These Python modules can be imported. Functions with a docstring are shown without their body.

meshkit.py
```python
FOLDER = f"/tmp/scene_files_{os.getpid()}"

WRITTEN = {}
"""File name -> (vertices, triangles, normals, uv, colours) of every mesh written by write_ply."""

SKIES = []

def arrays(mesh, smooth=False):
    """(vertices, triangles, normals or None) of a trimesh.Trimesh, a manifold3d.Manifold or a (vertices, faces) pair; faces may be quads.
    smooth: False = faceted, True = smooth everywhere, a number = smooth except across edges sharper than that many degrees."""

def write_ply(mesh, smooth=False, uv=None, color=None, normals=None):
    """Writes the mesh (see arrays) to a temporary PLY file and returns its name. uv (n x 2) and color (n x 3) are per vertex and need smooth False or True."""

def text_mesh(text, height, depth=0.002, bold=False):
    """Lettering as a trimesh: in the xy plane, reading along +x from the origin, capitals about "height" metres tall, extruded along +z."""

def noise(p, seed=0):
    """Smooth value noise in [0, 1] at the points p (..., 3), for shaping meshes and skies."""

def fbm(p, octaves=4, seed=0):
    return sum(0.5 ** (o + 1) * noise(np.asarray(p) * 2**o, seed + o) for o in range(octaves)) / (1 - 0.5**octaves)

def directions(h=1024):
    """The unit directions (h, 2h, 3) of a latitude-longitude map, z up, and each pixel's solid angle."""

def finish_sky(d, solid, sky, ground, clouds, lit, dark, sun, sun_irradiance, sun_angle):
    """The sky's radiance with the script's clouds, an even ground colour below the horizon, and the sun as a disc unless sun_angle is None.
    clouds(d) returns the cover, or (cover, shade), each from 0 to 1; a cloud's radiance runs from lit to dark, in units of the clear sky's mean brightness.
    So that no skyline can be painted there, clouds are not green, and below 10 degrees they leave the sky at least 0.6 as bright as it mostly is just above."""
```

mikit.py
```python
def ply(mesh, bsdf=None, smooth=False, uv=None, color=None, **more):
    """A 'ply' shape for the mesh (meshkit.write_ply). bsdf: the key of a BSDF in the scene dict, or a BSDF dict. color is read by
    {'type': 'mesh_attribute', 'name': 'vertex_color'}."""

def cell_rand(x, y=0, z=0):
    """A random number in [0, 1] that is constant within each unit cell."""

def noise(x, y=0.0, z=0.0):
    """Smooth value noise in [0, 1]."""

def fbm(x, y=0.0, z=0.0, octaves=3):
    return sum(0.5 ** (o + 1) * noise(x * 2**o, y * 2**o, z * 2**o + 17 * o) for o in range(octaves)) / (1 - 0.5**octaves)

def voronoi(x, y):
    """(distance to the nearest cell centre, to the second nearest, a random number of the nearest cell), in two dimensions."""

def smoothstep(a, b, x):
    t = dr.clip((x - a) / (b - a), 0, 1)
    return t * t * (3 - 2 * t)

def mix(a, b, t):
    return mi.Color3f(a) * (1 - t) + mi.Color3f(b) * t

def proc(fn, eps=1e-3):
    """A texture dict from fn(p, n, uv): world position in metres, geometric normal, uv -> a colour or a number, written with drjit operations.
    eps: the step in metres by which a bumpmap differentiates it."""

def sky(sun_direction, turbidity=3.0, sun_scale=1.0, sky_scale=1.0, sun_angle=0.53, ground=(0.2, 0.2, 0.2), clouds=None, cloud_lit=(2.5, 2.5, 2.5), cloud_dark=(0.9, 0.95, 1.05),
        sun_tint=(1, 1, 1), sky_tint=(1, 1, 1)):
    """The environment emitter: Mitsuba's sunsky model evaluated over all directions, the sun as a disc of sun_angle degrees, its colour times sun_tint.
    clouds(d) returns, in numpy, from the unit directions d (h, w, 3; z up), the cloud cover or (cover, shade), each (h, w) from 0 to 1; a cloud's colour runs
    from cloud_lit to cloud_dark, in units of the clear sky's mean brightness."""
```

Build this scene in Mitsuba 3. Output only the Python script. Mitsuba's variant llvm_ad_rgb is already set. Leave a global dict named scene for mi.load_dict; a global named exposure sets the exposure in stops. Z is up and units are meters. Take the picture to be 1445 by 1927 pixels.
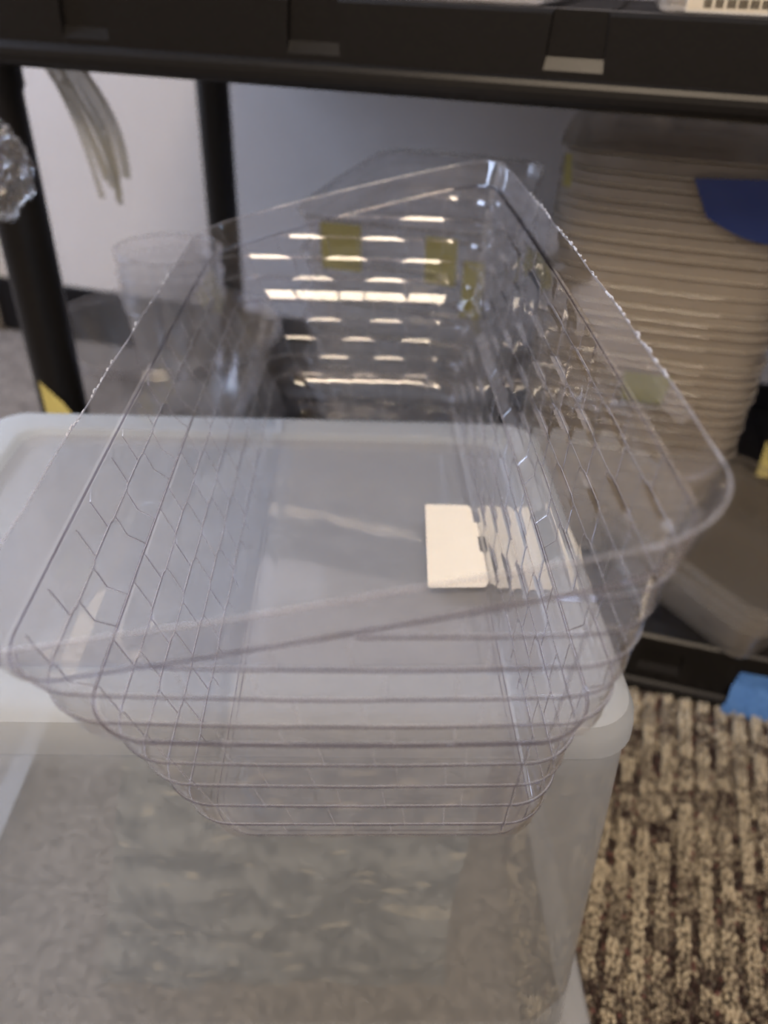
import math, random
import numpy as np
import trimesh, manifold3d, shapely, shapely.affinity
import drjit as dr
import mitsuba as mi
import mikit, meshkit
from mikit import noise, fbm, smoothstep, mix, proc, cell_rand

T = mi.ScalarTransform4f
H = 0.22                      # camera height above the tote lid
FLOOR_DROP = 2.2              # in units of H
CZ = FLOOR_DROP * H

# ------------------------------------------------------------------ camera
PITCH, ROLL, FPX = 0.610, 0.0443, 1456.0
fw = np.array([0, math.cos(PITCH), -math.sin(PITCH)])
up0 = np.cross([1, 0, 0], fw)
rgt = math.cos(ROLL) * np.array([1.0, 0, 0]) + math.sin(ROLL) * up0
upv = np.cross(rgt, fw)
cam_o = np.array([0, 0, CZ])
exposure = 0.17
scene, labels = {}, {}
scene['camera'] = {'type': 'thinlens', 'fov': 2 * math.degrees(math.atan(1445 / 2 / FPX)), 'fov_axis': 'x',
                   'to_world': T().look_at(origin=cam_o.tolist(), target=(cam_o + fw).tolist(), up=upv.tolist()),
                   'aperture_radius': 0.0019, 'focus_distance': 0.262, 'near_clip': 0.01, 'far_clip': 50.0}

# shelf frame: e1 along the shelf (to the right), e2 away from the camera
YAW = math.radians(-14.0)
E1 = np.array([math.cos(YAW), math.sin(YAW), 0.0])
E2 = np.array([-math.sin(YAW), math.cos(YAW), 0.0])
S0 = np.array([-0.050 * H, 2.308 * H, 0.0])       # on the front face of the shelf
SH = np.eye(4)
SH[:3, 0], SH[:3, 1], SH[:3, 3] = E1, E2, S0      # shelf coordinates (metres) -> world


def drop(d):
    return CZ - d * H


# ------------------------------------------------------------------ light (lamps of the room)
WINDOW_RGB = [4.9, 6.0, 8.5]
LAMP_RGB = [13.4, 10.8, 7.9]

# ------------------------------------------------------------------ materials
def rgb(c):
    return {'type': 'rgb', 'value': list(c)}


def bs(key, d):
    scene[key] = d
    return key


scene['m_clear'] = {'type': 'thindielectric', 'int_ior': 1.56, 'specular_transmittance': rgb((0.965, 0.96, 0.97))}
scene['m_clearsolid'] = {'type': 'dielectric', 'int_ior': 1.5}


def milky(c, w, trans=1.0, rough=0.4):
    return {'type': 'blendbsdf', 'weight': w,
            'a': {'type': 'thindielectric', 'int_ior': 1.5},
            'b': {'type': 'principledthin', 'base_color': c if isinstance(c, dict) else rgb(c), 'diff_trans': trans, 'roughness': rough, 'spec_trans': 0.0, 'eta': 1.5}}


def lid_colour(p, n, uv):
    s = fbm(p.x * 30, p.y * 30, p.z * 30, 3)
    return mix((0.70, 0.72, 0.75), (0.80, 0.82, 0.85), s)


bs('m_lid', milky(proc(lid_colour), 0.76, 0.9, 0.3))
bs('m_lidrim', milky((0.76, 0.80, 0.82), 0.88, 0.8, 0.3))
def tote_milk(p, n, uv):
    return 0.39 + 0.40 * smoothstep(-0.034, -0.004, p.z - drop(1.0))


bs('m_tote', milky((0.74, 0.77, 0.78), proc(tote_milk), 1.0, 0.35))
bs('m_bowl', milky((0.50, 0.45, 0.39), 0.055, 0.8, 0.25))
bs('m_tray', milky((0.56, 0.50, 0.42), 0.15, 0.8, 0.3))
bs('m_burr', milky((0.86, 0.86, 0.88), 0.75, 0.6, 0.2))
bs('m_glint', milky((0.80, 0.80, 0.82), 0.22, 0.5, 0.2))  # pale colour painted in for bright reflections beside the seams
bs('m_cut', milky((0.68, 0.67, 0.71), 0.17, 0.6, 0.2))
scene['m_darkrefl'] = {'type': 'thindielectric', 'int_ior': 1.56, 'specular_transmittance': rgb((0.66, 0.64, 0.68))}  # dark tint standing in for what the brick seams reflect
bs('m_haze', milky((0.62, 0.60, 0.56), 0.025, 0.9, 0.3))
scene['m_rimdark'] = {'type': 'thindielectric', 'int_ior': 1.5, 'specular_transmittance': rgb((0.50, 0.47, 0.43))}  # dark tint in place of refraction at the stacked rims
scene['m_tint'] = {'type': 'thindielectric', 'int_ior': 1.56, 'specular_transmittance': rgb((0.72, 0.71, 0.73))}
bs('m_stack', milky((0.80, 0.73, 0.63), 0.27, 0.6, 0.18))


def black_plastic(p, n, uv):
    g = noise(p.x * 900, p.y * 900, p.z * 900)
    return mix((0.007, 0.0062, 0.0055), (0.012, 0.0105, 0.0095), g)


bs('m_black', {'type': 'principled', 'base_color': proc(black_plastic), 'roughness': 0.33, 'specular': 0.33})
bs('m_blackmatt', {'type': 'principled', 'base_color': rgb((0.012, 0.011, 0.012)), 'roughness': 0.7, 'specular': 0.12})


def paint(p, n, uv):
    s = fbm(p.x * 6, p.y * 6, p.z * 6, 3)
    return mix((0.66, 0.64, 0.64), (0.72, 0.70, 0.70), s)


bs('m_wall', {'type': 'twosided', 'b': {'type': 'principled', 'base_color': proc(paint), 'roughness': 0.55}})
bs('m_sidewall', {'type': 'twosided', 'b': {'type': 'diffuse', 'reflectance': rgb((0.46, 0.42, 0.37))}})
bs('m_ceiling', {'type': 'twosided', 'b': {'type': 'diffuse', 'reflectance': rgb((0.75, 0.74, 0.72))}})
bs('m_trim', {'type': 'twosided', 'b': {'type': 'principled', 'base_color': rgb((0.62, 0.55, 0.47)), 'roughness': 0.4}})


def carpet_far(p, n, uv):
    a = noise(p.x * 260, p.y * 120, 0)
    b = noise(p.x * 90 + 7, p.y * 300, 3)
    c = cell_rand(dr.floor(p.x / 0.0036), dr.floor(p.y / 0.0036), 5)
    t = dr.clip(0.25 * a + 0.35 * b + 0.5 * c, 0, 1)
    return mix((0.05, 0.04, 0.038), (0.36, 0.32, 0.28), t)


bs('m_carpet', {'type': 'twosided', 'b': {'type': 'diffuse', 'reflectance': proc(carpet_far)}})
bs('m_loops', {'type': 'twosided', 'b': {'type': 'diffuse', 'reflectance': {'type': 'mesh_attribute', 'name': 'vertex_color'}}})
bs('m_paper', {'type': 'twosided', 'b': {'type': 'principled', 'base_color': rgb((0.90, 0.82, 0.66)), 'roughness': 0.5}})
bs('m_paperwhite', {'type': 'twosided', 'b': {'type': 'principled', 'base_color': rgb((0.82, 0.80, 0.74)), 'roughness': 0.5}})
bs('m_yellow', {'type': 'twosided', 'b': {'type': 'principled', 'base_color': rgb((0.74, 0.63, 0.20)), 'roughness': 0.5}})
bs('m_olive', {'type': 'twosided', 'b': {'type': 'principled', 'base_color': rgb((0.24, 0.235, 0.085)), 'roughness': 0.5}})
bs('m_ink', {'type': 'twosided', 'b': {'type': 'diffuse', 'reflectance': rgb((0.05, 0.04, 0.03))}})


def tape_colour(p, n, uv):
    s = fbm(p.x * 220, p.y * 220, p.z * 220, 3)
    return mix((0.06, 0.17, 0.46), (0.13, 0.30, 0.66), s)


bs('m_tape', {'type': 'twosided', 'b': {'type': 'principled', 'base_color': proc(tape_colour), 'roughness': 0.45}})
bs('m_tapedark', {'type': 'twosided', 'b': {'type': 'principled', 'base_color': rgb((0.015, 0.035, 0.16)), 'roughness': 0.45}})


def mottle(p, n, uv):
    a = fbm(p.x * 55, p.y * 55, p.z * 55, 4)
    b = fbm(p.x * 190 + 3, p.y * 190, p.z * 60, 3)
    c = smoothstep(0.60, 0.78, fbm(p.x * 70 + 11, p.y * 70, p.z * 110, 3))
    base = mix((0.09, 0.115, 0.14), (0.34, 0.37, 0.38), dr.clip(0.35 + 3.4 * (a - 0.47) + 1.6 * (b - 0.5), 0, 1))
    return base * (1 - 0.7 * c) + mi.Color3f(0.66, 0.62, 0.50) * (0.7 * c)


bs('m_mottle', {'type': 'twosided', 'b': {'type': 'diffuse', 'reflectance': proc(mottle)}})
bs('m_fixture', {'type': 'twosided', 'b': {'type': 'diffuse', 'reflectance': rgb((0.8, 0.8, 0.8))}})

# ------------------------------------------------------------------ helpers
used = {}


def numbered(name):
    if name not in used:
        used[name] = 0
        return name
    used[name] += 1
    return f'{name}_{used[name]:03d}'


def obj(name, mesh, bsdf, parent=None, smooth=False, label=None, cat=None, group=None, kind=None, mat=None, **more):
    key = numbered((parent + '__' if parent else '') + name)
    shape = mesh if isinstance(mesh, dict) else mikit.ply(mesh, bsdf, smooth, **more)
    if mat is not None:
        shape = {**shape, 'to_world': T(np.asarray(mat, float))}
    scene[key] = shape
    tag(key, label, cat, group, kind)
    return key


def tag(key, label=None, cat=None, group=None, kind=None):
    d = {k: v for k, v in (('label', label), ('category', cat), ('group', group), ('kind', kind)) if v}
    if d:
        labels.setdefault(key, {}).update(d)


def thing(name, label, cat, group=None):
    key = numbered(name)
    tag(key, label, cat, group)
    return key


def box(x0, x1, y0, y1, z0, z1, bevel=0.0):
    lo, hi = np.minimum([x0, y0, z0], [x1, y1, z1]), np.maximum([x0, y0, z0], [x1, y1, z1])
    b = min(bevel, 0.49 * float(min(hi - lo)))
    if b <= 0:
        m = trimesh.creation.box(extents=hi - lo)
        m.apply_translation((lo + hi) / 2)
        return m
    v = []
    for k in range(3):
        for sx in (0, 1):
            for sy in (0, 1):
                for sz in (0, 1):
                    p = np.where([sx, sy, sz], hi, lo).astype(float)
                    s = np.where([sx, sy, sz], -1, 1)
                    q = p + s * b
                    q[k] = p[k]
                    v.append(q)
    return trimesh.convex.convex_hull(np.array(v))


def cat_(ms):
    return trimesh.util.concatenate(list(ms))


def in_shelf(m):
    m = m.copy()
    m.apply_transform(SH)
    return m


def tube(pts, r, n=8, closed=False):
    p = np.asarray(pts, float)
    r = np.broadcast_to(r, (len(p),))
    keep = np.append(True, np.linalg.norm(np.diff(p, axis=0), axis=1) > 1e-5)
    p, r = p[keep], r[keep]
    t = np.gradient(p, axis=0)
    t /= np.linalg.norm(t, axis=1, keepdims=True)
    ref = np.array([0, 0, 1.0]) if abs(t[:, 2]).mean() < 0.8 else np.array([1.0, 0, 0])
    a = np.cross(t, ref)
    a /= np.linalg.norm(a, axis=1, keepdims=True)
    b = np.cross(t, a)
    ang = np.arange(n) * 2 * math.pi / n
    v = p[:, None] + r[:, None, None] * (np.cos(ang)[None, :, None] * a[:, None] + np.sin(ang)[None, :, None] * b[:, None])
    i, j = np.meshgrid(np.arange(len(p) - 1), np.arange(n), indexing='ij')
    q = np.stack([i * n + j, i * n + (j + 1) % n, (i + 1) * n + (j + 1) % n, (i + 1) * n + j], -1).reshape(-1, 4)
    f = np.vstack([q[:, [0, 1, 2]], q[:, [0, 2, 3]]])
    k = len(p) * n
    vv = np.vstack([v.reshape(-1, 3), p[[0, -1]]])
    j = np.arange(n)
    f = np.vstack([f, np.stack([j * 0 + k, (j + 1) % n, j], 1), np.stack([j * 0 + k + 1, (len(p) - 1) * n + j, (len(p) - 1) * n + (j + 1) % n], 1)])
    return trimesh.Trimesh(vv, f, process=False)


def grid_faces(nr, nc, wrap=True):
    i, j = np.meshgrid(np.arange(nr - 1), np.arange(nc if wrap else nc - 1), indexing='ij')
    return np.stack([i * nc + j, i * nc + (j + 1) % nc, (i + 1) * nc + (j + 1) % nc, (i + 1) * nc + j], -1).reshape(-1, 4)


def tri(q):
    return np.vstack([q[:, [0, 1, 2]], q[:, [0, 2, 3]]])


def rounded_ring(x0, x1, y0, y1, r, n=8):
    """Points of a rounded rectangle, counter-clockwise from the lower right corner."""
    out = []
    for cx, cy, a0 in ((x1 - r, y0 + r, -90), (x1 - r, y1 - r, 0), (x0 + r, y1 - r, 90), (x0 + r, y0 + r, 180)):
        a = np.radians(a0 + np.linspace(0, 90, n + 1))
        out.append(np.stack([cx + r * np.cos(a), cy + r * np.sin(a)], 1))
    return np.vstack(out)


def loft(rings, cap0=False, cap1=False):
    """rings: list of (n,3); quads between; optional fan caps."""
    n = len(rings[0])
    v = np.vstack(rings)
    f = tri(grid_faces(len(rings), n))
    extra = []
    for cap, k in ((cap0, 0), (cap1, len(rings) - 1)):
        if cap:
            c = len(v)
            v = np.vstack([v, rings[k].mean(0)])
            j = np.arange(n)
            extra.append(np.stack([j * 0 + c, k * n + (j + 1) % n, k * n + j] if k == 0 else [j * 0 + c, k * n + j, k * n + (j + 1) % n], 1))
    return trimesh.Trimesh(v, np.vstack([f] + extra), process=False)


def ring3(r2, z):
    return np.column_stack([r2, np.full(len(r2), z)])


# ------------------------------------------------------------------ the brick-embossed clear container
def brick_skin(w0, L, zl, zr, tl, tr, tF, tB, band, rows, row_h, ledge_row, ledge=0.004, rc0=0.014, rc1=0.030,
               cells=(5, 14), amp=0.00025, step=0.00037, fine=True, seed=1, fillet=None):
    """Body and rim of a clear container whose walls are embossed with a weave of bricks. Local coordinates: base from y=0 to L, x centred, z up.
    Rim height runs from zl on the left to zr on the right. Returns (body, rim)."""
    rng = np.random.default_rng(seed)
    nF, nR = cells
    # perimeter: sides front (left to right), right (front to back), back, left; each corner is one cell
    us = []          # (kind, side, t, cell position)
    e = 0.032
    pos = 0.0
    layout = [('s', 0, nF), ('c', 0, 1), ('s', 1, nR), ('c', 1, 1), ('s', 2, nF), ('c', 2, 1), ('s', 3, nR), ('c', 3, 1)]
    for kind, k, n in layout:
        if kind == 's':
            for i in range(n):
                for t in ((0.0, e, 0.35, 0.65, 1 - e) if fine else (0.0, 0.5)):
                    us.append((0, k, (i + t) / n, pos + i + t))
            pos += n
        else:
            for t in (np.linspace(0, 1, 13)[:-1] if fine else np.linspace(0, 1, 6)[:-1]):
                us.append((1, k, t, pos + t))
            pos += 1
    ncell = int(round(pos))
    U = np.array(us)
    nu = len(U)
    ztop = max(zl, zr)

    def section(z, s_extra, shift=0.0):
        """Points (nu,2) and outward normals of the section at height z per column (z is an array over columns)."""
        z = np.broadcast_to(z, (nu,))
        led = np.clip((z - ledge_row * row_h + 0.0006) / 0.0048, 0, 1) * ledge
        ex = s_extra + led
        xl, xr = -w0 / 2 - tl * z - ex, w0 / 2 + tr * z + ex
        y0, y1 = -tF * z - ex, L + tB * z + ex
        r = rc0 + (rc1 - rc0) * np.clip(z / ztop, 0, 1)
        P, N = np.zeros((nu, 2)), np.zeros((nu, 2))
        for k in range(4):
            m = (U[:, 0] == 0) & (U[:, 1] == k)
            t = U[m, 2] + np.broadcast_to(shift, (nu,))[m] / (nF, nR, nF, nR)[k]
            a, b, c, d, rr = xl[m], xr[m], y0[m], y1[m], r[m]
            if k == 0:
                P[m], N[m] = np.stack([a + rr + t * (b - a - 2 * rr), c], 1), (0, -1)
            elif k == 1:
                P[m], N[m] = np.stack([b, c + rr + t * (d - c - 2 * rr)], 1), (1, 0)
            elif k == 2:
                P[m], N[m] = np.stack([b - rr - t * (b - a - 2 * rr), d], 1), (0, 1)
            else:
                P[m], N[m] = np.stack([a, d - rr - t * (d - c - 2 * rr)], 1), (-1, 0)
            # slight outward bulge of the sides
            m2 = m
            bul = (4 * t * (1 - t))[:, None] * N[m2] * (0.0022 * np.clip(z[m] / ztop, 0, 1))[:, None]
            P[m2] += bul
            m = (U[:, 0] == 1) & (U[:, 1] == k)
            ang = math.radians(-90 + 90 * k) + U[m, 2] * math.pi / 2
            a, b, c, d, rr = xl[m], xr[m], y0[m], y1[m], r[m]
            cx = np.where(k in (0, 1), b - rr, a + rr)
            cy = np.where(k in (0, 3), c + rr, d - rr)
            N[m] = np.stack([np.cos(ang), np.sin(ang)], 1)
            P[m] = np.stack([cx, cy], 1) + rr[:, None] * N[m]
        return P, N

    # rim height per column from the lateral place of the column
    P0, _ = section(ztop * 0.8, 0.0)
    s = (P0[:, 0] - P0[:, 0].min()) / np.ptp(P0[:, 0])
    zrim = zl + (zr - zl) * s
    zband = zrim - band
    lev_cell = rng.normal(0, 0.12, (ncell, rows + 2))

    def cell_height(i, j):
        i = np.asarray(i) % ncell
        return np.where((i + j) % 2 == 0, 1.0, -1.0) + lev_cell[i, np.clip(j, 0, rows + 1)]

    def emboss(zc, j, side):
        """outward displacement of the columns in row j; side 0 = low end of the row, 1 = high end."""
        i = np.floor(U[:, 3] + 1e-9).astype(int)
        t = U[:, 3] - i
        h = cell_height(i, j)
        near0 = t < 1e-6
        h = np.where(near0, 0.5 * (cell_height(i, j) + cell_height(i - 1, j)), h)
        return amp * h + step * (0.5 - side) * 2

    ci = np.floor(U[:, 3] + 1e-9).astype(int)
    ct = U[:, 3] - ci
    side_start = np.cumsum([0, nF + 1, nR + 1, nF + 1])
    fixed = set(side_start) | {a - 1 for a in side_start} | {ncell - 1, ncell}

    def joint_shift(j):
        '''raised bricks are longer than the sunk ones: the joints of neighbouring rows do not line up'''
        if not fine:
            return 0.0
        b = np.array([0.0 if (i in fixed) else (0.14 if (i + j) % 2 == 0 else -0.14) for i in range(ncell + 1)])
        return b[ci] * (1 - ct) + b[ci + 1] * ct

    def line_z(j):
        '''height of the seam under row j, stepping a little at every joint'''
        if j in (0, ledge_row) or not fine:
            return np.full(nu, j * row_h)
        p = np.where((ci + j) % 2 == 0, 1.0, -1.0) * np.where((U[:, 0] == 0) & (U[:, 1] % 2 == 1), 1.0, 0.25)
        p = np.where(ct < 1e-6, 0.0, p) + lev_cell[ci, j] * 0.8
        return j * row_h + 0.022 * row_h * p

    rings, seams = [], []
    fil = np.full(nu, rc0 * 0.45)
    if fillet:                                  # wider at the far end
        far = np.where(U[:, 0] == 0, U[:, 1] == 2, np.where(U[:, 1] == 1, U[:, 2], np.where(U[:, 1] == 2, 1 - U[:, 2], 0)))
        fil = fillet[0] + (fillet[1] - fillet[0]) * far
    for a in np.radians((0, 14, 28, 42, 56, 70, 82) if fine else (0, 45)):      # fillet between base and wall
        zz = fil * (1 - math.cos(a)) * 0.7
        P, N = section(zz, -fil * (1 - math.sin(a)))
        rings.append(np.column_stack([P, zz]))
    ee = row_h * (0.095 if fine else 0.08)
    for j in range(rows):
        z0, z1 = np.maximum(line_z(j), fil * 0.8 if j == 0 else 0), line_z(j + 1)
        sh_ = joint_shift(j)
        lv = [(z0 + ee, 0), ((z0 + z1) / 2, 0.5), (z1 - ee, 1)] if fine else [(z0 + ee, 0), (z1 - ee, 1)]
        if j == ledge_row:
            lv = [(z0 - 0.0006, 0), (z0 + 0.0004, 0), (z0 + 0.0020, 0.05), (z0 + 0.0042, 0.1)] + [((z0 + z1) / 2 + 0.0015, 0.5), (z1 - ee, 1)]
        if j == ledge_row - 1:
            lv[-1] = (z1 - 0.0012, 1)
        row = []
        if fine and j < ledge_row:
            e2 = 0.079 * row_h
            lv = [(z0 + e2, 0), ((z0 + z1) / 2, 0.5), (z1 - (e2 if j < ledge_row - 1 else 0.0012), 1)]
        for z, side in lv:
            zc = np.minimum(z, zband)
            fade = np.clip((zband - z) / (row_h * 0.25) + 0.4, 0, 1)
            P, N = section(zc, 0.0, sh_)
            d = emboss(zc, j, side) * fade
            rings.append(np.column_stack([P + N * d[:, None], zc]))
            row.append((rings[-1], N))
        seams.append((row, line_z(j) < zband - 0.08 * row_h, line_z(j + 1) < zband - 0.1 * row_h))
    P, N = section(zband, 0.0)
    rings.append(np.column_stack([P, zband]))
    nb = len(rings)
    rim = [rings[-1]]
    for f_, ex in ((0.06, 0.0016), (0.35, 0.0019), (0.7, 0.0022), (1.0, 0.0026)):
        zc = zband + f_ * band
        P, N = section(zc, ex)
        w = 0.00025 * np.sin(U[:, 3] * 2.3 + 3 * f_) if f_ == 1.0 else 0
        rim.append(np.column_stack([P + N * np.reshape(w, (-1, 1)), zc]))
    return rings, rim, (U, ct, seams, section(zband, 0.0)[1])


def smooth01(x):
    x = np.clip(x, 0, 1)
    return x * x * (3 - 2 * x)


def base_rings(ring, levels):
    """Rings from the wall's lowest ring towards the middle: (inset in metres, z)."""
    out = []
    c = ring[:, :2].mean(0)
    lo, hi = ring[:, :2].min(0), ring[:, :2].max(0)
    for inset, z in levels:
        k = ((hi - lo) / 2 - inset) / ((hi - lo) / 2)
        out.append(np.column_stack([c + (ring[:, :2] - c) * k, np.full(len(ring), z)]))
    return out


def clean(m):
    m.update_faces(m.area_faces > 1e-13)
    return m


def rot_loc(psi, x, y, z):
    M = np.eye(4)
    M[:2, :2] = [[math.cos(psi), -math.sin(psi)], [math.sin(psi), math.cos(psi)]]
    M[:3, 3] = (x, y, z)
    return M


# ------------------------------------------------------------------ structure: floor, walls, ceiling
def struct(name, mesh, bsdf, parent=None, **k):
    return obj(name, mesh, bsdf, parent, kind=None if parent else 'structure', **k)


K = 2.2 / 2.6
WALL_Y = 2.6 * K * H          # behind the shelf, in shelf coordinates
XL, XR, YF, ZC = -1.75, 2.4, -2.6, 2.5
struct('floor', in_shelf(box(XL, XR, YF, WALL_Y, -0.05, 0)), 'm_carpet')
struct('ceiling', in_shelf(box(XL, XR, YF, WALL_Y, ZC, ZC + 0.05)), 'm_ceiling')
struct('wall_back', in_shelf(box(XL, XR, WALL_Y, WALL_Y + 0.08, -0.05, ZC + 0.05)), 'm_wall')
struct('wall_right', in_shelf(box(XR, XR + 0.08, YF, WALL_Y, -0.05, ZC + 0.05)), 'm_sidewall')


def holed(axis, at, holes, lo, hi, thick=0.08):
    """A wall in the shelf frame with rectangular openings. axis 'x': wall at x = at spanning y; axis 'y': wall at y = at spanning x."""
    poly = shapely.box(lo, -0.05, hi, ZC + 0.05)
    for a, b, c, d in holes:
        poly = poly.difference(shapely.box(a, c, b, d))
    m = trimesh.creation.extrude_polygon(poly, thick, engine='earcut')
    v = np.array(m.vertices)
    m.vertices = np.stack([at - v[:, 2], v[:, 0], v[:, 1]], 1) if axis == 'x' else np.stack([v[:, 0], at - v[:, 2], v[:, 1]], 1)
    m.fix_normals()
    return in_shelf(m)


WL = (-0.45, 0.40, 0.40, 2.15)             # window in the left wall: y from, to, z from, to
WF = (1.70, 2.2, 1.2, 2.2)                # window in the wall behind the camera: x from, to, z from, to
struct('wall_left', holed('x', XL, [WL], YF, WALL_Y), 'm_sidewall')
struct('wall_front', holed('y', YF, [WF], XL, XR), 'm_sidewall')


def window(axis, at, W, n):
    a, b, c, d = W
    fr = []
    t, dep = 0.045, 0.06
    for u0, u1, z0, z1 in ((a, b, c, c + t), (a, b, d - t, d), (a, a + t, c + t, d - t), (b - t, b, c + t, d - t), ((a + b) / 2 - t / 2, (a + b) / 2 + t / 2, c + t, d - t)):
        fr.append(box(at - dep, at - 0.01, u0, u1, z0, z1, 0.004) if axis == 'x' else box(u0, u1, at - dep, at - 0.01, z0, z1, 0.004))
    k = f'window_{n}'
    obj('frame', in_shelf(cat_(fr)), 'm_fixture', k)
    tag(k, kind='structure')
    q = np.array([[at - 0.05, a, c], [at - 0.05, b, c], [at - 0.05, b, d], [at - 0.05, a, d]]) if axis == 'x' else np.array([[b, at - 0.05, c], [a, at - 0.05, c], [a, at - 0.05, d], [b, at - 0.05, d]])
    pane = in_shelf(trimesh.Trimesh(q, [[0, 1, 2], [0, 2, 3]], process=False))
    s = mikit.ply(pane, 'm_fixture')
    s['emitter'] = {'type': 'area', 'radiance': rgb(WINDOW_RGB)}
    obj('pane', s, None, k)


window('x', XL, WL, 1)
window('y', YF, WF, 2)
struct('baseboard_back', in_shelf(box(-3.98 * K * H, XR, WALL_Y - 0.006, WALL_Y, 0, 0.45 * K * H, 0.003)), 'm_blackmatt')
struct('trim_1', in_shelf(cat_([box(-4.35 * K * H, -3.99 * K * H, WALL_Y - 0.018, WALL_Y, 0, 2.06, 0.004)])), 'm_trim')
struct('door_1', in_shelf(box(-4.35 * K * H - 0.78, -4.35 * K * H, WALL_Y - 0.012, WALL_Y, 0.008, 2.04, 0.003)), 'm_paperwhite')


def ceiling_lamp(x, y, n, rgbv, wx=0.3, wy=0.3):
    k = thing('ceiling_light', ['warm ceiling light above the shelving unit', 'warm ceiling light over the carpet beside the totes'][n], 'ceiling light')
    fr = [box(x - wx - .03, x + wx + .03, y - wy - .03, y - wy, ZC - .03, ZC), box(x - wx - .03, x + wx + .03, y + wy, y + wy + .03, ZC - .03, ZC),
          box(x - wx - .03, x - wx, y - wy, y + wy, ZC - .03, ZC), box(x + wx, x + wx + .03, y - wy, y + wy, ZC - .03, ZC)]
    obj('frame', in_shelf(cat_(fr)), 'm_fixture', k)
    q = np.array([[x - wx, y - wy, ZC - .02], [x - wx, y + wy, ZC - .02], [x + wx, y + wy, ZC - .02], [x + wx, y - wy, ZC - .02]])
    s = mikit.ply(in_shelf(trimesh.Trimesh(q, [[0, 1, 2], [0, 2, 3]], process=False)), 'm_fixture')
    s['emitter'] = {'type': 'area', 'radiance': rgb(rgbv)}
    obj('diffuser', s, None, k)


ceiling_lamp(0.30, -1.90, 0, LAMP_RGB, 0.6, 0.46)

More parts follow.
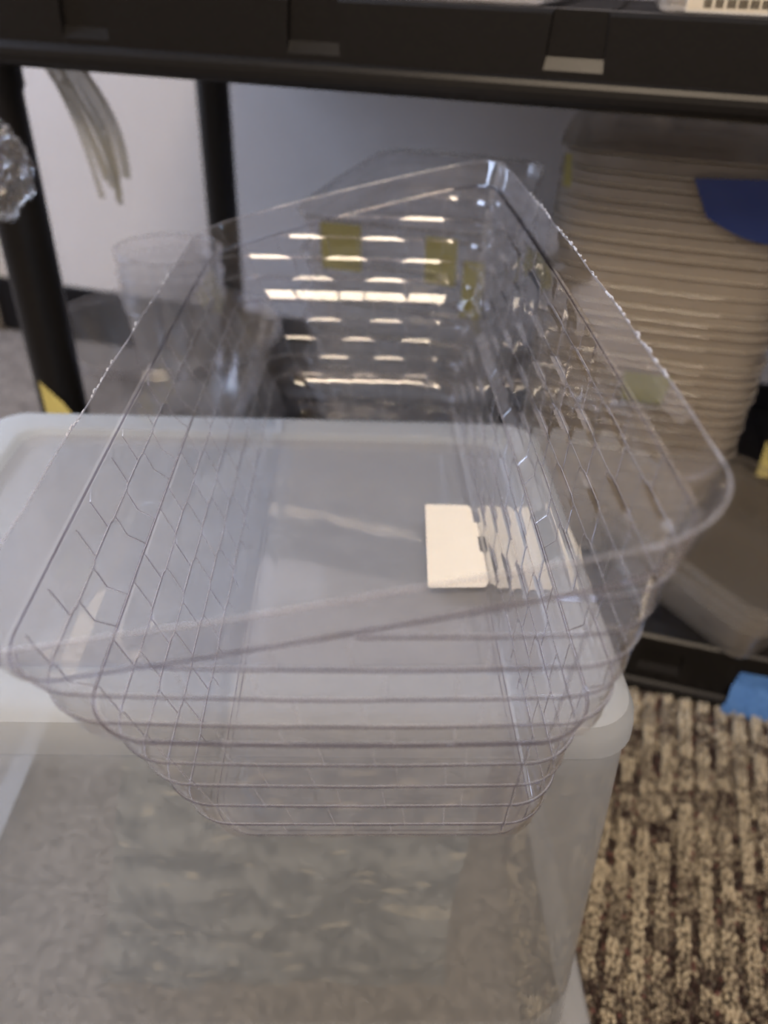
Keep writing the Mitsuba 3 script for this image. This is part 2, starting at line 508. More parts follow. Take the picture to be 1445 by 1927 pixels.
# ------------------------------------------------------------------ carpet loops beside the totes
def carpet():
    rng = np.random.default_rng(4)
    pitch = 0.0027
    e_s = np.array([0.306, 1.022]) / np.hypot(0.306, 1.022)       # ribs run along this direction
    e_t = np.array([e_s[1], -e_s[0]])
    ico = trimesh.creation.icosphere(subdivisions=0)
    V, F = np.array(ico.vertices), np.array(ico.faces)
    cen, col = [], []
    lo, hi = np.array([0.09, 0.10]), np.array([0.56, 0.60])
    for it in range(-60, 260):
        for js in range(-60, 300):
            p = np.array([0.12, 0.05]) + e_t * (it * pitch) + e_s * (js * pitch)
            if not (lo[0] < p[0] < hi[0] and lo[1] < p[1] < hi[1]):
                continue
            rib = it % 5                       # three light yarns, two darker yarns
            tuft = (js + (it // 5) * 2) // 4
            r1 = np.random.default_rng([(it // 5) * 2 + (it % 5 > 2) + 500, tuft + 500]).random()
            r2 = rng.random()
            light = rib < 3
            v = (0.68 if light else 0.30) + (r1 - 0.5) * (1.0 if light else 0.9) + (r2 - 0.5) * 0.55 - (0.22 if light and (js + (it // 5) * 2) % 4 == 0 else 0.0)
            v = min(max(v, 0.0), 1.0)
            dark, lightc = np.array([0.060, 0.040, 0.036]), np.array([0.56, 0.48, 0.35])
            c = dark + (lightc - dark) * v
            if r2 > 0.9 and not light:
                c = np.array([0.17, 0.085, 0.075])
            cen.append([*(p + rng.normal(0, 0.0006, 2)), (0.0035 if light else 0.0015) + 0.002 * r1 + rng.normal(0, 0.0005)])
            col.append(c * rng.uniform(0.85, 1.15))
    cen, col = np.array(cen), np.array(col)
    n = len(cen)
    sc = np.array([0.0016, 0.0019, 0.0022])[None] * rng.uniform(0.8, 1.2, (n, 1))
    v = (cen[:, None] + V[None] * sc[:, None]).reshape(-1, 3)
    f = (F[None] + (np.arange(n) * len(V))[:, None, None]).reshape(-1, 3)
    c = np.repeat(col, len(V), axis=0)
    obj('carpet_pile', (v, f), 'm_loops', smooth=True, color=c, kind='stuff', label='beige and brown loop pile of the ribbed carpet beside the totes', cat='carpet')


carpet()

# ------------------------------------------------------------------ totes
PSI_L = 0.0426


def tote():
    """An upturned tote: the walls flare towards the rim flange that stands on the carpet."""
    M = rot_loc(PSI_L, 0, 0, 0)
    k = thing('storage_tote', 'cloudy plastic storage tote carrying the clear brick-patterned container', 'storage tote')

    def rr(ins, z, r=0.020, n=8):
        a = rounded_ring(X0 + ins, X1 - ins, YFR + ins, YBK - ins, max(r - ins * 0.3, 0.004), n)
        return ring3(a, z)
    zt = LID_Z
    rings = [rr(0.036, zt - 0.0060), rr(0.032, zt - 0.0056), rr(0.029, zt - 0.003), rr(0.0265, zt - 0.0006), rr(0.024, zt), rr(0.012, zt), rr(0.0065, zt - 0.0012), rr(0.0030, zt - 0.004), rr(0.0008, zt - 0.0075), rr(0.0, zt - 0.012), rr(-0.0004, zt - 0.0175)]
    for nm, rs, mat, cap in (('panel', rings[:3], 'm_lid', True), ('border', rings[2:8], 'm_lidrim', False)):
        m = loft(rs, cap0=cap)
        m.apply_transform(M)
        obj(nm, m, mat, k, smooth=50)
    hb = zt - 0.016
    rings = rings[7:] + [rr(0.0012, zt - 0.0190), rr(0.0012, zt - 0.0215)]
    for t in np.linspace(0.0, 1, 6)[1:]:
        d = 0.0215 + (hb - 0.0215 + 0.0) * t
        rings.append(rr(0.0012 - 0.049 * (d - 0.0215), zt - d))
    m = loft(rings)
    m.apply_transform(M)
    obj('body', m, 'm_tote', k, smooth=50)
    e = 0.0012 - 0.049 * (hb - 0.0215)
    rings = [rr(e, zt - hb), rr(e - 0.004, zt - hb - 0.0005), rr(e - 0.013, zt - hb - 0.0012), rr(e - 0.0155, zt - hb - 0.003), rr(e - 0.0165, 0.0006), rr(e - 0.0145, 0.0006), rr(e - 0.0135, zt - hb - 0.004), rr(e - 0.002, zt - hb - 0.003)]
    m = loft(rings)
    m.apply_transform(M)
    obj('rim_flange', m, 'm_lid', k, smooth=50)
    return k


LID_Z = drop(1.0)
X1, YFR, YBK, X0 = 0.4946 * H, 0.8281 * H, 1.8988 * H, -0.985 * H
tote()


def contents():
    M = rot_loc(PSI_L, 0, 0, 0)
    x0, x1 = X0 + 0.05, X1 - 0.052
    y0, y1 = YFR + 0.024, YBK - 0.03
    z0, z1 = 0.001, LID_Z - 0.030
    nx, nz = 90, 40
    xs, ts = np.linspace(0, 1, nx), np.linspace(0, 1, nz)
    front = []
    for t in ts:
        row = []
        for s in xs:
            left = x0 + 0.075 - 0.05 * (1 - t)
            right = x1 - 0.004 * math.sin(5 * t)
            x = left + (right - left) * s
            z = z0 + (z1 - z0) * t
            y = y0 + 0.010 * float(meshkit.fbm(np.array([x * 40, z * 40, 1.0]), 3)) + 0.012 * max(0, t - 0.85) ** 2 / 0.0225
            row.append((x, y, z))
        front.append(row)
    front = np.array(front)
    back = front.copy()
    back[..., 1] = y1
    v = np.vstack([front.reshape(-1, 3), back.reshape(-1, 3)])
    g = grid_faces(nz, nx, wrap=False)
    n = nx * nz
    q = [g, g[:, ::-1] + n]
    i = np.arange(nx - 1)
    q.append(np.stack([i, i + n, i + 1 + n, i + 1], 1))
    k = (nz - 1) * nx
    q.append(np.stack([k + i, k + i + 1, k + i + 1 + n, k + i + n], 1))
    i = np.arange(nz - 1) * nx
    q.append(np.stack([i, i + nx, i + nx + n, i + n], 1))
    i = i + nx - 1
    q.append(np.stack([i, i + n, i + nx + n, i + nx], 1))
    m = trimesh.Trimesh(v, tri(np.vstack(q)), process=False)
    m.apply_transform(M)
    m.fix_normals()
    obj('folded_cloth', m, 'm_mottle', smooth=50, label='mottled grey folded cloth seen through the cloudy front of the upper tote', cat='cloth')


contents()

# ------------------------------------------------------------------ the clear container on the lid
PSI = 0.0506
w0, Lc = 0.473 * H, 1.4025 * H
zl, zr = 0.4301 * H, 0.6331 * H
ROW = 0.266 * H / 5
ledge_w = 0.0028
TL = (0.509 * 0.4301 * H - ledge_w - 0.0048) / (0.4301 * H)
TR = (0.1333 * 0.6331 * H - ledge_w - 0.0048) / (0.6331 * H)
TF_ = (0.21 * 0.53 * H - ledge_w - 0.0048) / (0.53 * H)
TB_ = (0.1075 * 0.53 * H - ledge_w - 0.0048) / (0.53 * H)
CM = rot_loc(PSI, 0.0073 * H, 0.6245 * H, LID_Z + 0.0004)


def main_container():
    k = thing('clear_container', 'clear plastic container embossed with a brick weave, standing on the cloudy tote lid', 'container')
    rings, rim, info = brick_skin(w0, Lc, zl, zr, TL, TR, TF_, TB_, 0.056 * H, 12, ROW, 5, ledge=ledge_w, fillet=(0.0035, 0.022), rc1=0.024)
    inner = base_rings(rings[0], [(0.004, 0.0), (0.0065, 0.0006)])[::-1]
    panel = base_rings(rings[0], [(0.0065, 0.0006), (0.0075, 0.0009), (0.02, 0.0009), (0.0212, 0.0013), (0.03, 0.0013)])[::-1]
    nu = len(rings[0])
    allr = inner + rings + rim[1:]
    m = clean(loft(inner + rings))
    m.apply_transform(CM)
    obj('wall', m, 'm_clear', k, smooth=20)
    m = clean(loft(rim))
    m.apply_transform(CM)
    obj('rim', m, 'm_clear', k, smooth=28)
    # dark and pale tubes along the brick seams paint in their reflections
    U, ct, seams, Nb = info
    tubes = []

    def runs(mask):
        out, cur = [], []
        n = len(mask)
        start = int(np.argmin(mask)) if not mask.all() else 0
        for q in range(n):
            i = (start + q) % n
            if mask[i]:
                cur.append(i)
            elif cur:
                out.append(cur)
                cur = []
        if cur:
            out.append(cur + [cur[0]] if mask.all() else cur)
        return out

    glints = []
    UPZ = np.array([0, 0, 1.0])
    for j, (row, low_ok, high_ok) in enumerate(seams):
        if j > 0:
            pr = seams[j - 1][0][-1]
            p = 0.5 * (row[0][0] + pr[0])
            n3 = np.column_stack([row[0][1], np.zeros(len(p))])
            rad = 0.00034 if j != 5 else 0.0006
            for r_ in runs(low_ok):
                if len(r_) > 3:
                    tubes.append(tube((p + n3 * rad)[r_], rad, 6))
                    glints.append(tube((p + n3 * 0.0003 + UPZ * (rad + 0.0003))[r_], 0.00016, 5))
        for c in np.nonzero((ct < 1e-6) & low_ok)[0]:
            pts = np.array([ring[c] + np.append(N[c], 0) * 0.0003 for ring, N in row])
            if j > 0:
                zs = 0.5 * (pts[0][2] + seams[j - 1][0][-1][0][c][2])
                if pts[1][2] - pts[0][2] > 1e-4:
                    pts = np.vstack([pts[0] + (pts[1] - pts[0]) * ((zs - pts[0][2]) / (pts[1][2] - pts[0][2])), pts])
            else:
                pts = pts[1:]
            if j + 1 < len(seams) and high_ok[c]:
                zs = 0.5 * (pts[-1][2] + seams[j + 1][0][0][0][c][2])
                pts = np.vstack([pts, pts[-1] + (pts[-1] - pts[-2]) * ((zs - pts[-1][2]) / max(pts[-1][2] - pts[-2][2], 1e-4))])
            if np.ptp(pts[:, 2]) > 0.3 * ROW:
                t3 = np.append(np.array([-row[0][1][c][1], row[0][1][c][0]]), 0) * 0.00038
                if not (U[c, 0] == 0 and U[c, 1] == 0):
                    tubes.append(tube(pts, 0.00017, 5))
                glints.append(tube(pts + t3, 0.00010, 5))
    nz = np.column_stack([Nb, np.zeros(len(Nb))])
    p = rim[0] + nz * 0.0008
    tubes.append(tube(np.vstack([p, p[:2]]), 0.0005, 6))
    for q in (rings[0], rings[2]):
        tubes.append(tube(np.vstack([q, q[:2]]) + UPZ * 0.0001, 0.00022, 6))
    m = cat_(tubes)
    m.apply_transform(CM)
    obj('painted_seams', m, 'm_darkrefl', k, smooth=50, kind='stuff', label='dark reflections painted as tinted tubes along the embossed brick seams')
    m = cat_(glints)
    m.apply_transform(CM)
    obj('painted_seams', m, 'm_glint', k, smooth=50, kind='stuff', label='painted-in pale crests along the embossed seams')
    m = loft(panel, cap0=True)
    m.apply_transform(CM)
    obj('base', m, 'm_clear', k, smooth=28)
    # the sheared upper edge, ragged and whitened along the long sides
    r = rim[-1] + UPZ * 0.0001
    nu = len(r)
    m = tube(np.vstack([r, r[:2]]), 0.00036 + 0.00008 * np.sin(np.arange(nu + 2) * 1.7), 6)
    m.apply_transform(CM)
    obj('cut_edge', m, 'm_cut', k, smooth=40, label='sheared upper edge')
    rng = np.random.default_rng(21)
    burr = []
    for sd, lo, hi, n in ((1, 0.12, 0.78, 70), (3, 0.15, 0.75, 26)):
        ids = np.nonzero((U[:, 0] == 0) & (U[:, 1] == sd))[0]
        tt = U[ids, 2]
        for _ in range(n):
            t = rng.uniform(lo, hi)
            a = np.array([np.interp(t, tt, r[ids, q]) for q in range(3)])
            b = np.array([np.interp(t + rng.uniform(0.003, 0.012), tt, r[ids, q]) for q in range(3)])
            off = UPZ * rng.uniform(0.0001, 0.0006) + rng.normal(0, 0.00015, 3)
            burr.append(tube([a + off, 0.5 * (a + b) + off * 1.4, b + off * 0.6], rng.uniform(0.00012, 0.0004), 5))
    m = cat_(burr)
    m.apply_transform(CM)
    obj('burrs', m, 'm_burr', k, kind='stuff', label='white ragged burrs along the cut edge')
    # paper label stuck on the floor of the container
    pts = [(0.093, 1.456), (0.190, 1.459), (0.197, 1.445), (0.199, 1.395), (0.207, 1.390), (0.209, 1.345), (0.2035, 1.34), (0.2045, 1.29), (0.213, 1.285), (0.214, 1.19), (0.207, 1.175), (0.093, 1.166)]
    poly = shapely.Polygon([(a * H, b * H) for a, b in pts]).buffer(-0.0012).buffer(0.0012, join_style=1)
    lab = trimesh.creation.extrude_polygon(poly, 0.00012, engine='earcut')
    lab.apply_translation([0, 0, LID_Z + 0.0004 + 0.0013 + 0.0002])
    obj('label', lab, 'm_paper', k, label='cream paper label stuck on the floor of the container')
    return k


main_container()

# ------------------------------------------------------------------ shelving unit
DEP = 0.462
POST_BACK = 2.0 * K * H - 0.03
UT, UB = drop(0.059), drop(0.269)          # upper shelf top and bottom
BT, BB = drop(1.925), 0.0
SX0, SX1 = -1.70 * K * H, 0.56


def shelf_tier(zt, zb, slots):
    beam = box(SX0, SX1, 0, 0.022, zb, zt, 0.0022)
    M = manifold3d.Manifold
    def man(m):
        m = m.copy(); m.merge_vertices()
        return M(manifold3d.Mesh(np.array(m.vertices, np.float32), np.array(m.faces, np.uint32)))
    b = man(beam)
    for x0, x1, z0, z1, dx in slots:
        v = []
        for y, ins in ((-0.01, -0.002), (0.0032, 0.0012)):
            v += [(x0 + dx + ins, y, z0 + y * 1.95), (x1 - ins, y, z0 + y * 1.95), (x0 + ins, y, z1), (x1 + dx - ins, y, z1)]
        b = b - man(trimesh.convex.convex_hull(np.array(v)))
    mm = b.to_mesh()
    beam = trimesh.Trimesh(mm.vert_properties[:, :3], mm.tri_verts)
    parts = [beam]
    # bead along the bottom edge
    ang = np.radians(np.linspace(-100, 100, 9))
    prof = [(-0.0055 * math.cos(a), zb + 0.0075 + 0.0075 * math.sin(a)) for a in ang] + [(0.004, zb + 0.0146), (0.004, zb + 0.0004)]
    n = len(prof)
    r0 = np.array([(SX0, a, b_) for a, b_ in prof]); r1 = r0.copy(); r1[:, 0] = SX1
    bead = loft([r0, r1], True, True)
    bead.fix_normals()
    parts.append(bead)
    # deck with ribs, side and back beams
    parts.append(box(SX0, SX1, 0.02, DEP, zt - 0.014, zt - 0.002, 0.001))
    parts.append(box(SX0, SX1, DEP - 0.022, DEP, zb, zt, 0.002))
    parts.append(box(SX0, SX0 + 0.022, 0.02, DEP - 0.02, zb, zt, 0.002))
    parts.append(box(SX1 - 0.022, SX1, 0.02, DEP - 0.02, zb, zt, 0.002))
    for i in range(1, 22):
        x = SX0 + (SX1 - SX0) * i / 22
        parts.append(box(x - 0.0015, x + 0.0015, 0.02, DEP - 0.02, zt - 0.0025, zt + 0.0005, 0))
    return in_shelf(cat_(parts[:2] + parts[3:6])), in_shelf(cat_([parts[2]] + parts[6:]))


def shelving():
    k = thing('shelving_unit', 'black plastic shelving unit behind the totes with clear containers on its tiers', 'shelving unit')
    pitch = 0.1485
    up = [(-0.206 + i * pitch, -0.175 + i * pitch, UB + 0.0180, UT + 0.01, 0.0) for i in range(5)]
    up = [(x0, x1, z0, z1, -0.002) for x0, x1, z0, z1, _ in up]
    lo = [(-0.216 + i * pitch, -0.182 + i * pitch, BB + 0.024, BB + 0.046, 0.0) for i in range(5)]
    for zt, zb, sl in ((UT, UB, up), (BT, BB, lo)):
        fr, dk = shelf_tier(zt, zb, sl)
        t = obj('tier', fr, 'm_black', k)
        obj('deck', dk, 'm_blackmatt', t)
    for x in (-1.54 * K * H, SX1 - 0.035):
        for y in (0.03, POST_BACK):
            r = 0.0195 if y < 0.1 else 0.0175
            xx = x + (0 if x > 0 else -0.005 if y < 0.1 else 0.009)
            prof = np.array([(0.0, BT - 0.012), (r + 0.002, BT - 0.012), (r + 0.002, BT + 0.02), (r, BT + 0.024), (r, UB - 0.02), (r + 0.002, UB - 0.016), (r + 0.002, UB + 0.012), (0.0, UB + 0.012)])
            m = trimesh.creation.revolve(prof, sections=32)
            m.apply_translation([xx, y, 0])
            obj('post', in_shelf(m), 'm_black', k, smooth=40)


shelving()
DECK = BT - 0.0015 + 0.002                    # things on the lower tier stand here

# ------------------------------------------------------------------ nested clear containers on the lower tier
GH = 0.125                                    # their height
gen_rings, gen_rim, _g = brick_skin(0.112, 0.235, GH, GH, 0.17, 0.17, 0.15, 0.15, 0.012, 9, 0.0127, 5, cells=(4, 9), fine=False, amp=0.0011, step=0.0009, seed=3)
_c = gen_rim[-1][:, :2].mean(0)
for _o, _z in ((0.0009, 0.0003), (0.0016, 0.0001), (0.0019, -0.0006), (0.0019, -0.0014)):
    _v = gen_rim[3][:, :2] - _c
    _h = np.abs(_v).max(0)
    gen_rim.append(np.column_stack([_c + _v * (_h + _o) / _h, np.full(len(_v), GH + _z)]))
gen_in = base_rings(gen_rings[0], [(0.004, 0.0), (0.02, 0.0012)])[::-1]
GEN = {}
_e = gen_rim[-1]
GEN_DARKRIM = mikit.ply(cat_([tube(np.vstack([_e, _e[:2]]), 0.0006, 5)]), 'm_rimdark', 50)  # tinted ring paints in the dark refraction line of each rim
for nm, m in (('m_stack', 30), ('m_haze', 30)):
    GEN[nm] = (mikit.ply(clean(loft(gen_in + gen_rings, cap0=True)), nm, m), mikit.ply(clean(loft(gen_rim)), nm, m))
ORD = ['bottom', 'second', 'third', 'fourth', 'fifth', 'sixth', 'seventh', 'eighth', 'ninth', 'tenth', 'eleventh', 'twelfth', 'thirteenth', 'fourteenth', 'fifteenth', 'sixteenth',
       'seventeenth', 'eighteenth', 'nineteenth', 'twentieth', 'twenty-first', 'twenty-second', 'twenty-third', 'twenty-fourth', 'twenty-fifth', 'twenty-sixth']


def nested(n, x, y, pitch, mat, where, group, turn=0.0, seed=0):
    rng = np.random.default_rng(seed)
    up = np.append(0, np.cumsum(rng.uniform(0.72, 1.28, n) * pitch))
    for i in range(n):
        M = SH @ rot_loc(turn + rng.normal(0, 0.010), x + rng.normal(0, 0.0008), y + rng.normal(0, 0.0008), DECK + up[i])
        if i == 0:
            lab = f'bottom clear brick-patterned container of {where}'
        elif i == n - 1:
            lab = f'topmost clear brick-patterned container of {where}'
        else:
            lab = f'clear brick-patterned container, {ORD[i]} from the bottom of {where}'
        k = thing('clear_container', lab, 'container', group)
        obj('body', GEN[mat][0], None, k, mat=M)
        obj('rim', GEN[mat][1], None, k, mat=M)
        obj('cut_edge', GEN_DARKRIM, None, k, mat=M)  # the ring with the refraction line put into its tint


nested(24, 0.186, 0.095, 0.0090, 'm_stack', 'the tall stack with blue tape', 'nested containers in the tall stack', seed=5)
nested(6, -0.010, 0.11, 0.0265, 'm_haze', 'the stack behind the large clear container', 'nested containers behind the large clear one', seed=8)


def sheet(pts, th=0.0004):
    """A thin bent sheet from rows of points (r, c, 3), thickened along its normals."""
    p = np.asarray(pts, float)
    nr, nc = p.shape[:2]
    f = tri(grid_faces(nr, nc, wrap=False))
    m = trimesh.Trimesh(p.reshape(-1, 3), f, process=False)
    n = np.array(m.vertex_normals)
    k = nr * nc
    v = np.vstack([m.vertices + n * th / 2, m.vertices - n * th / 2])
    edge = [*range(0, nc), *[i * nc + nc - 1 for i in range(1, nr)], *[(nr - 1) * nc + j for j in range(nc - 2, -1, -1)], *[i * nc for i in range(nr - 2, 0, -1)]]
    e = np.array(edge)
    q = np.stack([e, e + k, np.roll(e, -1) + k, np.roll(e, -1)], 1)
    mm = trimesh.Trimesh(v, np.vstack([f, f[:, ::-1] + k, tri(q)]), process=False)
    mm.fix_normals()
    return mm


def blend_sheet(a, b, c, d, nu=8, nv=8, wob=0.0006, seed=0):
    """bilinear patch a-b (top), d-c (bottom) with small creases"""
    a, b, c, d = map(np.array, (a, b, c, d))
    u, v = np.meshgrid(np.linspace(0, 1, nu), np.linspace(0, 1, nv))
    p = (a * ((1 - u) * (1 - v))[..., None] + b * (u * (1 - v))[..., None] + c * (u * v)[..., None] + d * ((1 - u) * v)[..., None])
    nrm = np.cross(b - a, d - a)
    nrm = nrm / np.linalg.norm(nrm)
    p += nrm * ((meshkit.fbm(np.stack([u * 4, v * 4, u * 0 + seed], -1), 3) - 0.5) * 2 * wob)[..., None]
    return p


# blue tape round the tall stack
def tape_stack():
    p = blend_sheet((0.187, 0.0640, 0.384), (0.262, 0.0640, 0.389), (0.262, 0.0640, 0.350), (0.200, 0.0640, 0.362), 14, 8, 0.0007, 2)
    for r in range(p.shape[0]):                   # ragged, slanted left end
        t = r / (p.shape[0] - 1)
        p[r, :, 2] -= 0.006 * np.sin(np.linspace(0, math.pi, p.shape[1])) * t
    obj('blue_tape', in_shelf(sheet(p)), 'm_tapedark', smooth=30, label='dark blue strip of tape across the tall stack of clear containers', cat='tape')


tape_stack()


def tape_lip():
    a = [(0.3055, -0.0010, 0.0440), (0.3045, -0.0012, 0.036), (0.303, -0.0016, 0.027), (0.302, -0.0070, 0.016), (0.2995, -0.0075, 0.007), (0.297, -0.0085, 0.0015)]
    b = [(x + w, y, z + 0.0003) for (x, y, z), w in zip(a, (0.048, 0.048, 0.049, 0.05, 0.052, 0.054))]
    rows = []
    for (p, q) in zip(a, b):
        p, q = np.array(p), np.array(q)
        r = p + (q - p) * np.linspace(0, 1, 9)[:, None]
        r[:, 1] -= 0.0009 * np.abs(np.sin(np.linspace(0, 7, 9) + p[2] * 90))
        rows.append(r)
    obj('blue_tape', in_shelf(sheet(rows)), 'm_tape', smooth=25, label='bright blue piece of tape wrapped over the front edge of the lower shelf', cat='tape')


tape_lip()


# ------------------------------------------------------------------ round bowls and deli tubs
def revolve_thin(prof, x, y, z, sections=56):
    v = []
    a = np.arange(sections) * 2 * math.pi / sections
    rings = [np.column_stack([x + r * np.cos(a), y + r * np.sin(a), np.full(sections, z + h)]) for r, h in prof]
    return in_shelf(loft(rings, cap0=True))


NB = 2


def ring_tubes(cx, cy, z, radii):
    a = np.linspace(0, 2 * math.pi, 57)
    return in_shelf(cat_([tube(np.column_stack([cx + r * np.cos(a), cy + r * np.sin(a), 0 * a + z + h]), t, 5) for r, h, t in radii]))


for i in range(NB):
    z = DECK + i * 0.0065
    prof = [(0.04, 0.0), (0.068, 0.0), (0.075, 0.003), (0.086, 0.020), (0.099, 0.045), (0.110, 0.073), (0.1165, 0.098), (0.1185, 0.104), (0.1215, 0.105), (0.1225, 0.1035)]
    k = thing('round_bowl', f'wide deep clear round bowl, {["lower", "upper"][i]} of the two nested beside the black shelf post', 'bowl', 'nested round bowls')
    obj('bowl', revolve_thin(prof, -0.288, 0.205, z), 'm_bowl', k, smooth=40)
    obj('rim', ring_tubes(-0.288, 0.205, z, ((0.1225, 0.1035, 0.0007), (0.1165, 0.098, 0.0005))), 'm_tint', k, smooth=50)
ZT = DECK + (NB - 1) * 0.0065 + 0.001
for i in range(3):
    z = ZT + i * 0.021
    prof = [(0.02, 0.0), (0.036, 0.0), (0.0385, 0.003), (0.0465, 0.09), (0.0485, 0.126), (0.0500, 0.1265), (0.0505, 0.134), (0.0515, 0.1345), (0.0520, 0.140)]
    k = thing('deli_tub', f'tall clear round tub, {["lowest", "middle", "topmost"][i]} of the three nested tubs standing in the bowls', 'tub', 'round tubs standing in the bowls')
    obj('tub', revolve_thin(prof, -0.272, 0.205, z), 'm_haze', k, smooth=40)
    obj('rim', ring_tubes(-0.272, 0.205, z, ((0.0520, 0.140, 0.0007), (0.0500, 0.127, 0.0005))), 'm_tint', k, smooth=50)

obj('paper_tag', in_shelf(sheet(np.array([[(-0.2945, 0.0095, 0.191), (-0.2925, 0.0090, 0.189), (-0.2900, 0.0085, 0.186)], [(-0.2945, 0.0095, 0.177), (-0.285, 0.0095, 0.178), (-0.276, 0.0100, 0.174)], [(-0.2940, 0.0095, 0.160), (-0.279, 0.0090, 0.160), (-0.264, 0.0085, 0.160)]]))), 'm_yellow',
    label='curled yellow paper tag on the shelf post beside the bowls', cat='tag')

# olive price labels on the stack behind the container
for i, (x, z, y, w, h) in enumerate(((-0.052, 0.310, 0.0795, 0.032, 0.036), (0.026, 0.308, 0.0795, 0.024, 0.036), (0.052, 0.289, 0.0795, 0.016, 0.044))):
    p = blend_sheet((x - w / 2, y, z + h / 2), (x + w / 2, y, z + h / 2), (x + w / 2, y + 0.004, z - h / 2), (x - w / 2, y + 0.004, z - h / 2), 4, 4, 0.0006, i)
    obj('price_sticker', in_shelf(sheet(p)), 'm_olive', label=['widest yellow-green sticker on the containers behind the large clear one', 'yellow-green sticker in the middle of the containers behind', 'smallest yellow-green sticker, nearest the tall stack with blue tape'][i], cat='sticker')
p = blend_sheet((0.172, 0.0645, 0.250), (0.206, 0.0645, 0.250), (0.203, 0.0645, 0.228), (0.174, 0.0645, 0.228), 4, 4, 0.0006, 7)
obj('price_sticker', in_shelf(sheet(p)), 'm_olive', label='faded yellow-green sticker low on the tall stack with blue tape', cat='sticker')
p = blend_sheet((0.1055, 0.0640, 0.392), (0.1095, 0.0640, 0.392), (0.1125, 0.0640, 0.372), (0.107, 0.0640, 0.372), 4, 4, 0.0003, 9)
obj('price_sticker', in_shelf(sheet(p)), 'm_olive', label='narrow yellow sticker at the upper corner of the tall stack', cat='sticker')

# ------------------------------------------------------------------ trays at the right end of the lower tier
def tray_mesh(w, d, h, fl=0.10, r=0.012):
    rings = []
    for ins, z in ((0.012, 0.0008), (0.005, 0.0), (0.0015, 0.0008), (0.0, 0.004)):
        rings.append(ring3(rounded_ring(ins, w - ins, ins, d - ins, r, 5), z))
    for t in np.linspace(0, 1, 6)[1:]:
        o = -fl * h * t - (0.0022 if t > 0.45 else 0)
        rings.append(ring3(rounded_ring(o, w - o, o, d - o, r + 0.004 * t, 5), 0.004 + (h - 0.004) * t))
    o = -fl * h - 0.0022
    rings.append(ring3(rounded_ring(o - 0.006, w - o + 0.006, o - 0.006, d - o + 0.006, r + 0.008, 5), h + 0.0005))
    rings.append(ring3(rounded_ring(o - 0.0065, w - o + 0.0065, o - 0.0065, d - o + 0.0065, r + 0.008, 5), h - 0.003))
    return loft(rings, cap0=True)


TRAY = mikit.ply(tray_mesh(0.155, 0.15, 0.042), 'm_tray', 35)
for i in range(3):
    M = SH @ rot_loc(math.radians(46 + (0, 1.5, -1.2)[i]), 0.297, -0.014, DECK + i * 0.0085)
    obj('plastic_tray', TRAY, None, mat=M, label=f'clear rectangular plastic tray, {["bottom", "middle", "topmost"][i]} of the nested trays overhanging the lower shelf', cat='tray', group='nested trays on the lower shelf')

obj('paper_tag', in_shelf(sheet(blend_sheet((0.345, 0.30, 0.095), (0.372, 0.30, 0.095), (0.370, 0.285, DECK + 0.0006), (0.343, 0.285, DECK + 0.0006), 4, 4, 0.001, 3))), 'm_yellow', label='small yellow tag standing on the lower shelf behind the nested trays', cat='tag')

# ------------------------------------------------------------------ things on the upper tier
def clamshell(x0, x1, y0, y1, h, label):
    k = thing('clamshell_box', label, 'box', 'clear boxes on the upper shelf')
    z = UT + 0.0006
    rings = [ring3(rounded_ring(x0 + i, x1 - i, y0 + i, y1 - i, 0.010, 5), z + zz) for i, zz in ((0.012, 0.0008), (0.006, 0.0), (0.003, 0.0006), (0.0015, 0.003), (0.0005, h * 0.3), (0.0, h * 0.32), (-0.002, h * 0.6))]
    obj('base', in_shelf(loft(rings, cap0=True)), 'm_stack', k, smooth=40)
    rings = [ring3(rounded_ring(x0 - 0.006 + i, x1 + 0.006 - i, y0 - 0.006 + i, y1 + 0.006 - i, 0.012, 5), z + zz) for i, zz in ((0.0, h * 0.6), (0.0, h * 0.63), (0.004, h * 0.64), (0.006, h * 0.95), (0.01, h))]
    obj('lid', in_shelf(loft(rings, cap1=True)), 'm_stack', k, smooth=40)
    return k


clamshell(-0.055, 0.085, 0.014, 0.15, 0.06, 'clear plastic box standing on the upper shelf above the large container')
kb = clamshell(0.142, 0.30, 0.014, 0.16, 0.07, 'clear plastic box with a cream barcode label on the upper shelf')


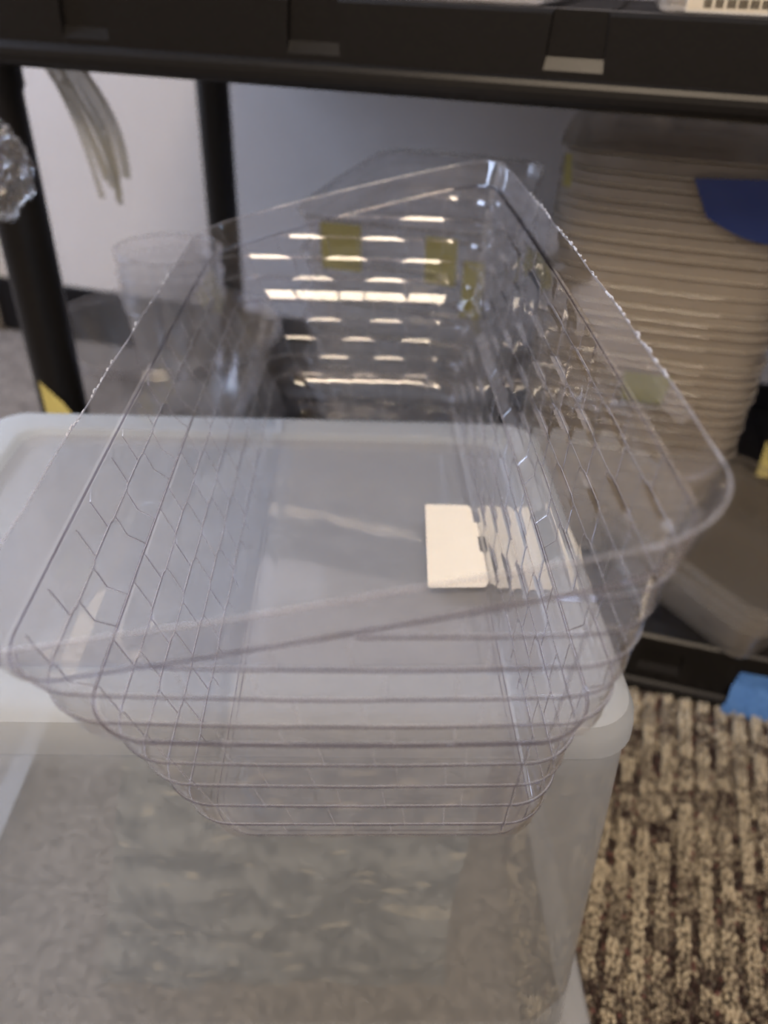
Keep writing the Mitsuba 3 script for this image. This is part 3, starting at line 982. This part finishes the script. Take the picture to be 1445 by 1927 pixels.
def barcode_label():
    k = kb
    y = 0.0105
    z = UT
    obj('label', in_shelf(box(0.157, 0.285, y, y + 0.0004, z + 0.0012, z + 0.034)), 'm_paperwhite', k, label='cream paper label with a barcode')
    lk = k + '__label'
    obj('band', in_shelf(box(0.1575, 0.284, y - 0.0002, y, z + 0.0022, z + 0.0088)), 'm_paper', lk)
    rng = np.random.default_rng(3)
    for g in range(9):
        bars = []
        x = 0.1655 + g * 0.0056
        for b in range(5):
            w = rng.uniform(0.0004, 0.0010)
            bars.append(box(x, x + w, y - 0.0004, y - 0.0002, z + 0.0034 + 0.0001 * g, z + 0.0072 + 0.0001 * g))
            x += w + 0.0002
        obj('barcode', in_shelf(cat_(bars)), 'm_ink', lk, kind='stuff')


barcode_label()

# ------------------------------------------------------------------ strips and crumpled film at the left post
def strips():
    k = thing('plastic_strips', 'bunch of thin clear plastic strips hanging under the upper shelf beside the post', 'strips')
    rng = np.random.default_rng(12)
    for i in range(11):
        t = i / 10
        x0 = -0.260 + 0.018 * t + rng.normal(0, 0.001)
        x1 = -0.216 + 0.014 * t + rng.normal(0, 0.002)
        L = np.linspace(0, 1, 12)
        bow = 0.010 * np.sin(L * math.pi) * (0.6 + t)
        x = x0 + (x1 - x0) * L ** 1.15 + bow
        z = UB + 0.018 - (0.098 + rng.uniform(-0.012, 0.012)) * L
        y = 0.030 + 0.012 * t + rng.normal(0, 0.001) + 0.003 * np.sin(L * 3 + i)
        w = 0.0044
        obj('strip', in_shelf(sheet(np.stack([np.stack([x - w / 2, y + 0 * x, z], 1), np.stack([x + w / 2, y + 0.0006, z], 1)], 0), 0.0005)), 'm_strip', k)


bs('m_strip', milky((0.60, 0.60, 0.56), 0.45, 0.9, 0.3))
strips()


def crumple():
    m = trimesh.creation.icosphere(subdivisions=5)
    v = np.array(m.vertices)
    r = 0.021 + 0.018 * (meshkit.fbm(v * 1.9 + 5, 3, 3) - 0.4) + 0.006 * np.abs(meshkit.noise(v * 5.2 + 2, 7) - 0.5) - 0.005 * np.abs(meshkit.noise(v * 9.0, 8) - 0.5)
    v = v * r[:, None] * np.array([1.05, 0.85, 1.35]) + np.array([-0.262, -0.024, 0.366])
    m = trimesh.Trimesh(v, m.faces, process=False)
    obj('plastic_film', in_shelf(m), 'm_film', smooth=False, label='crumpled ball of shiny clear plastic film against the left shelf post', cat='plastic film')


bs('m_film', {'type': 'thindielectric', 'int_ior': 1.7})
crumple()
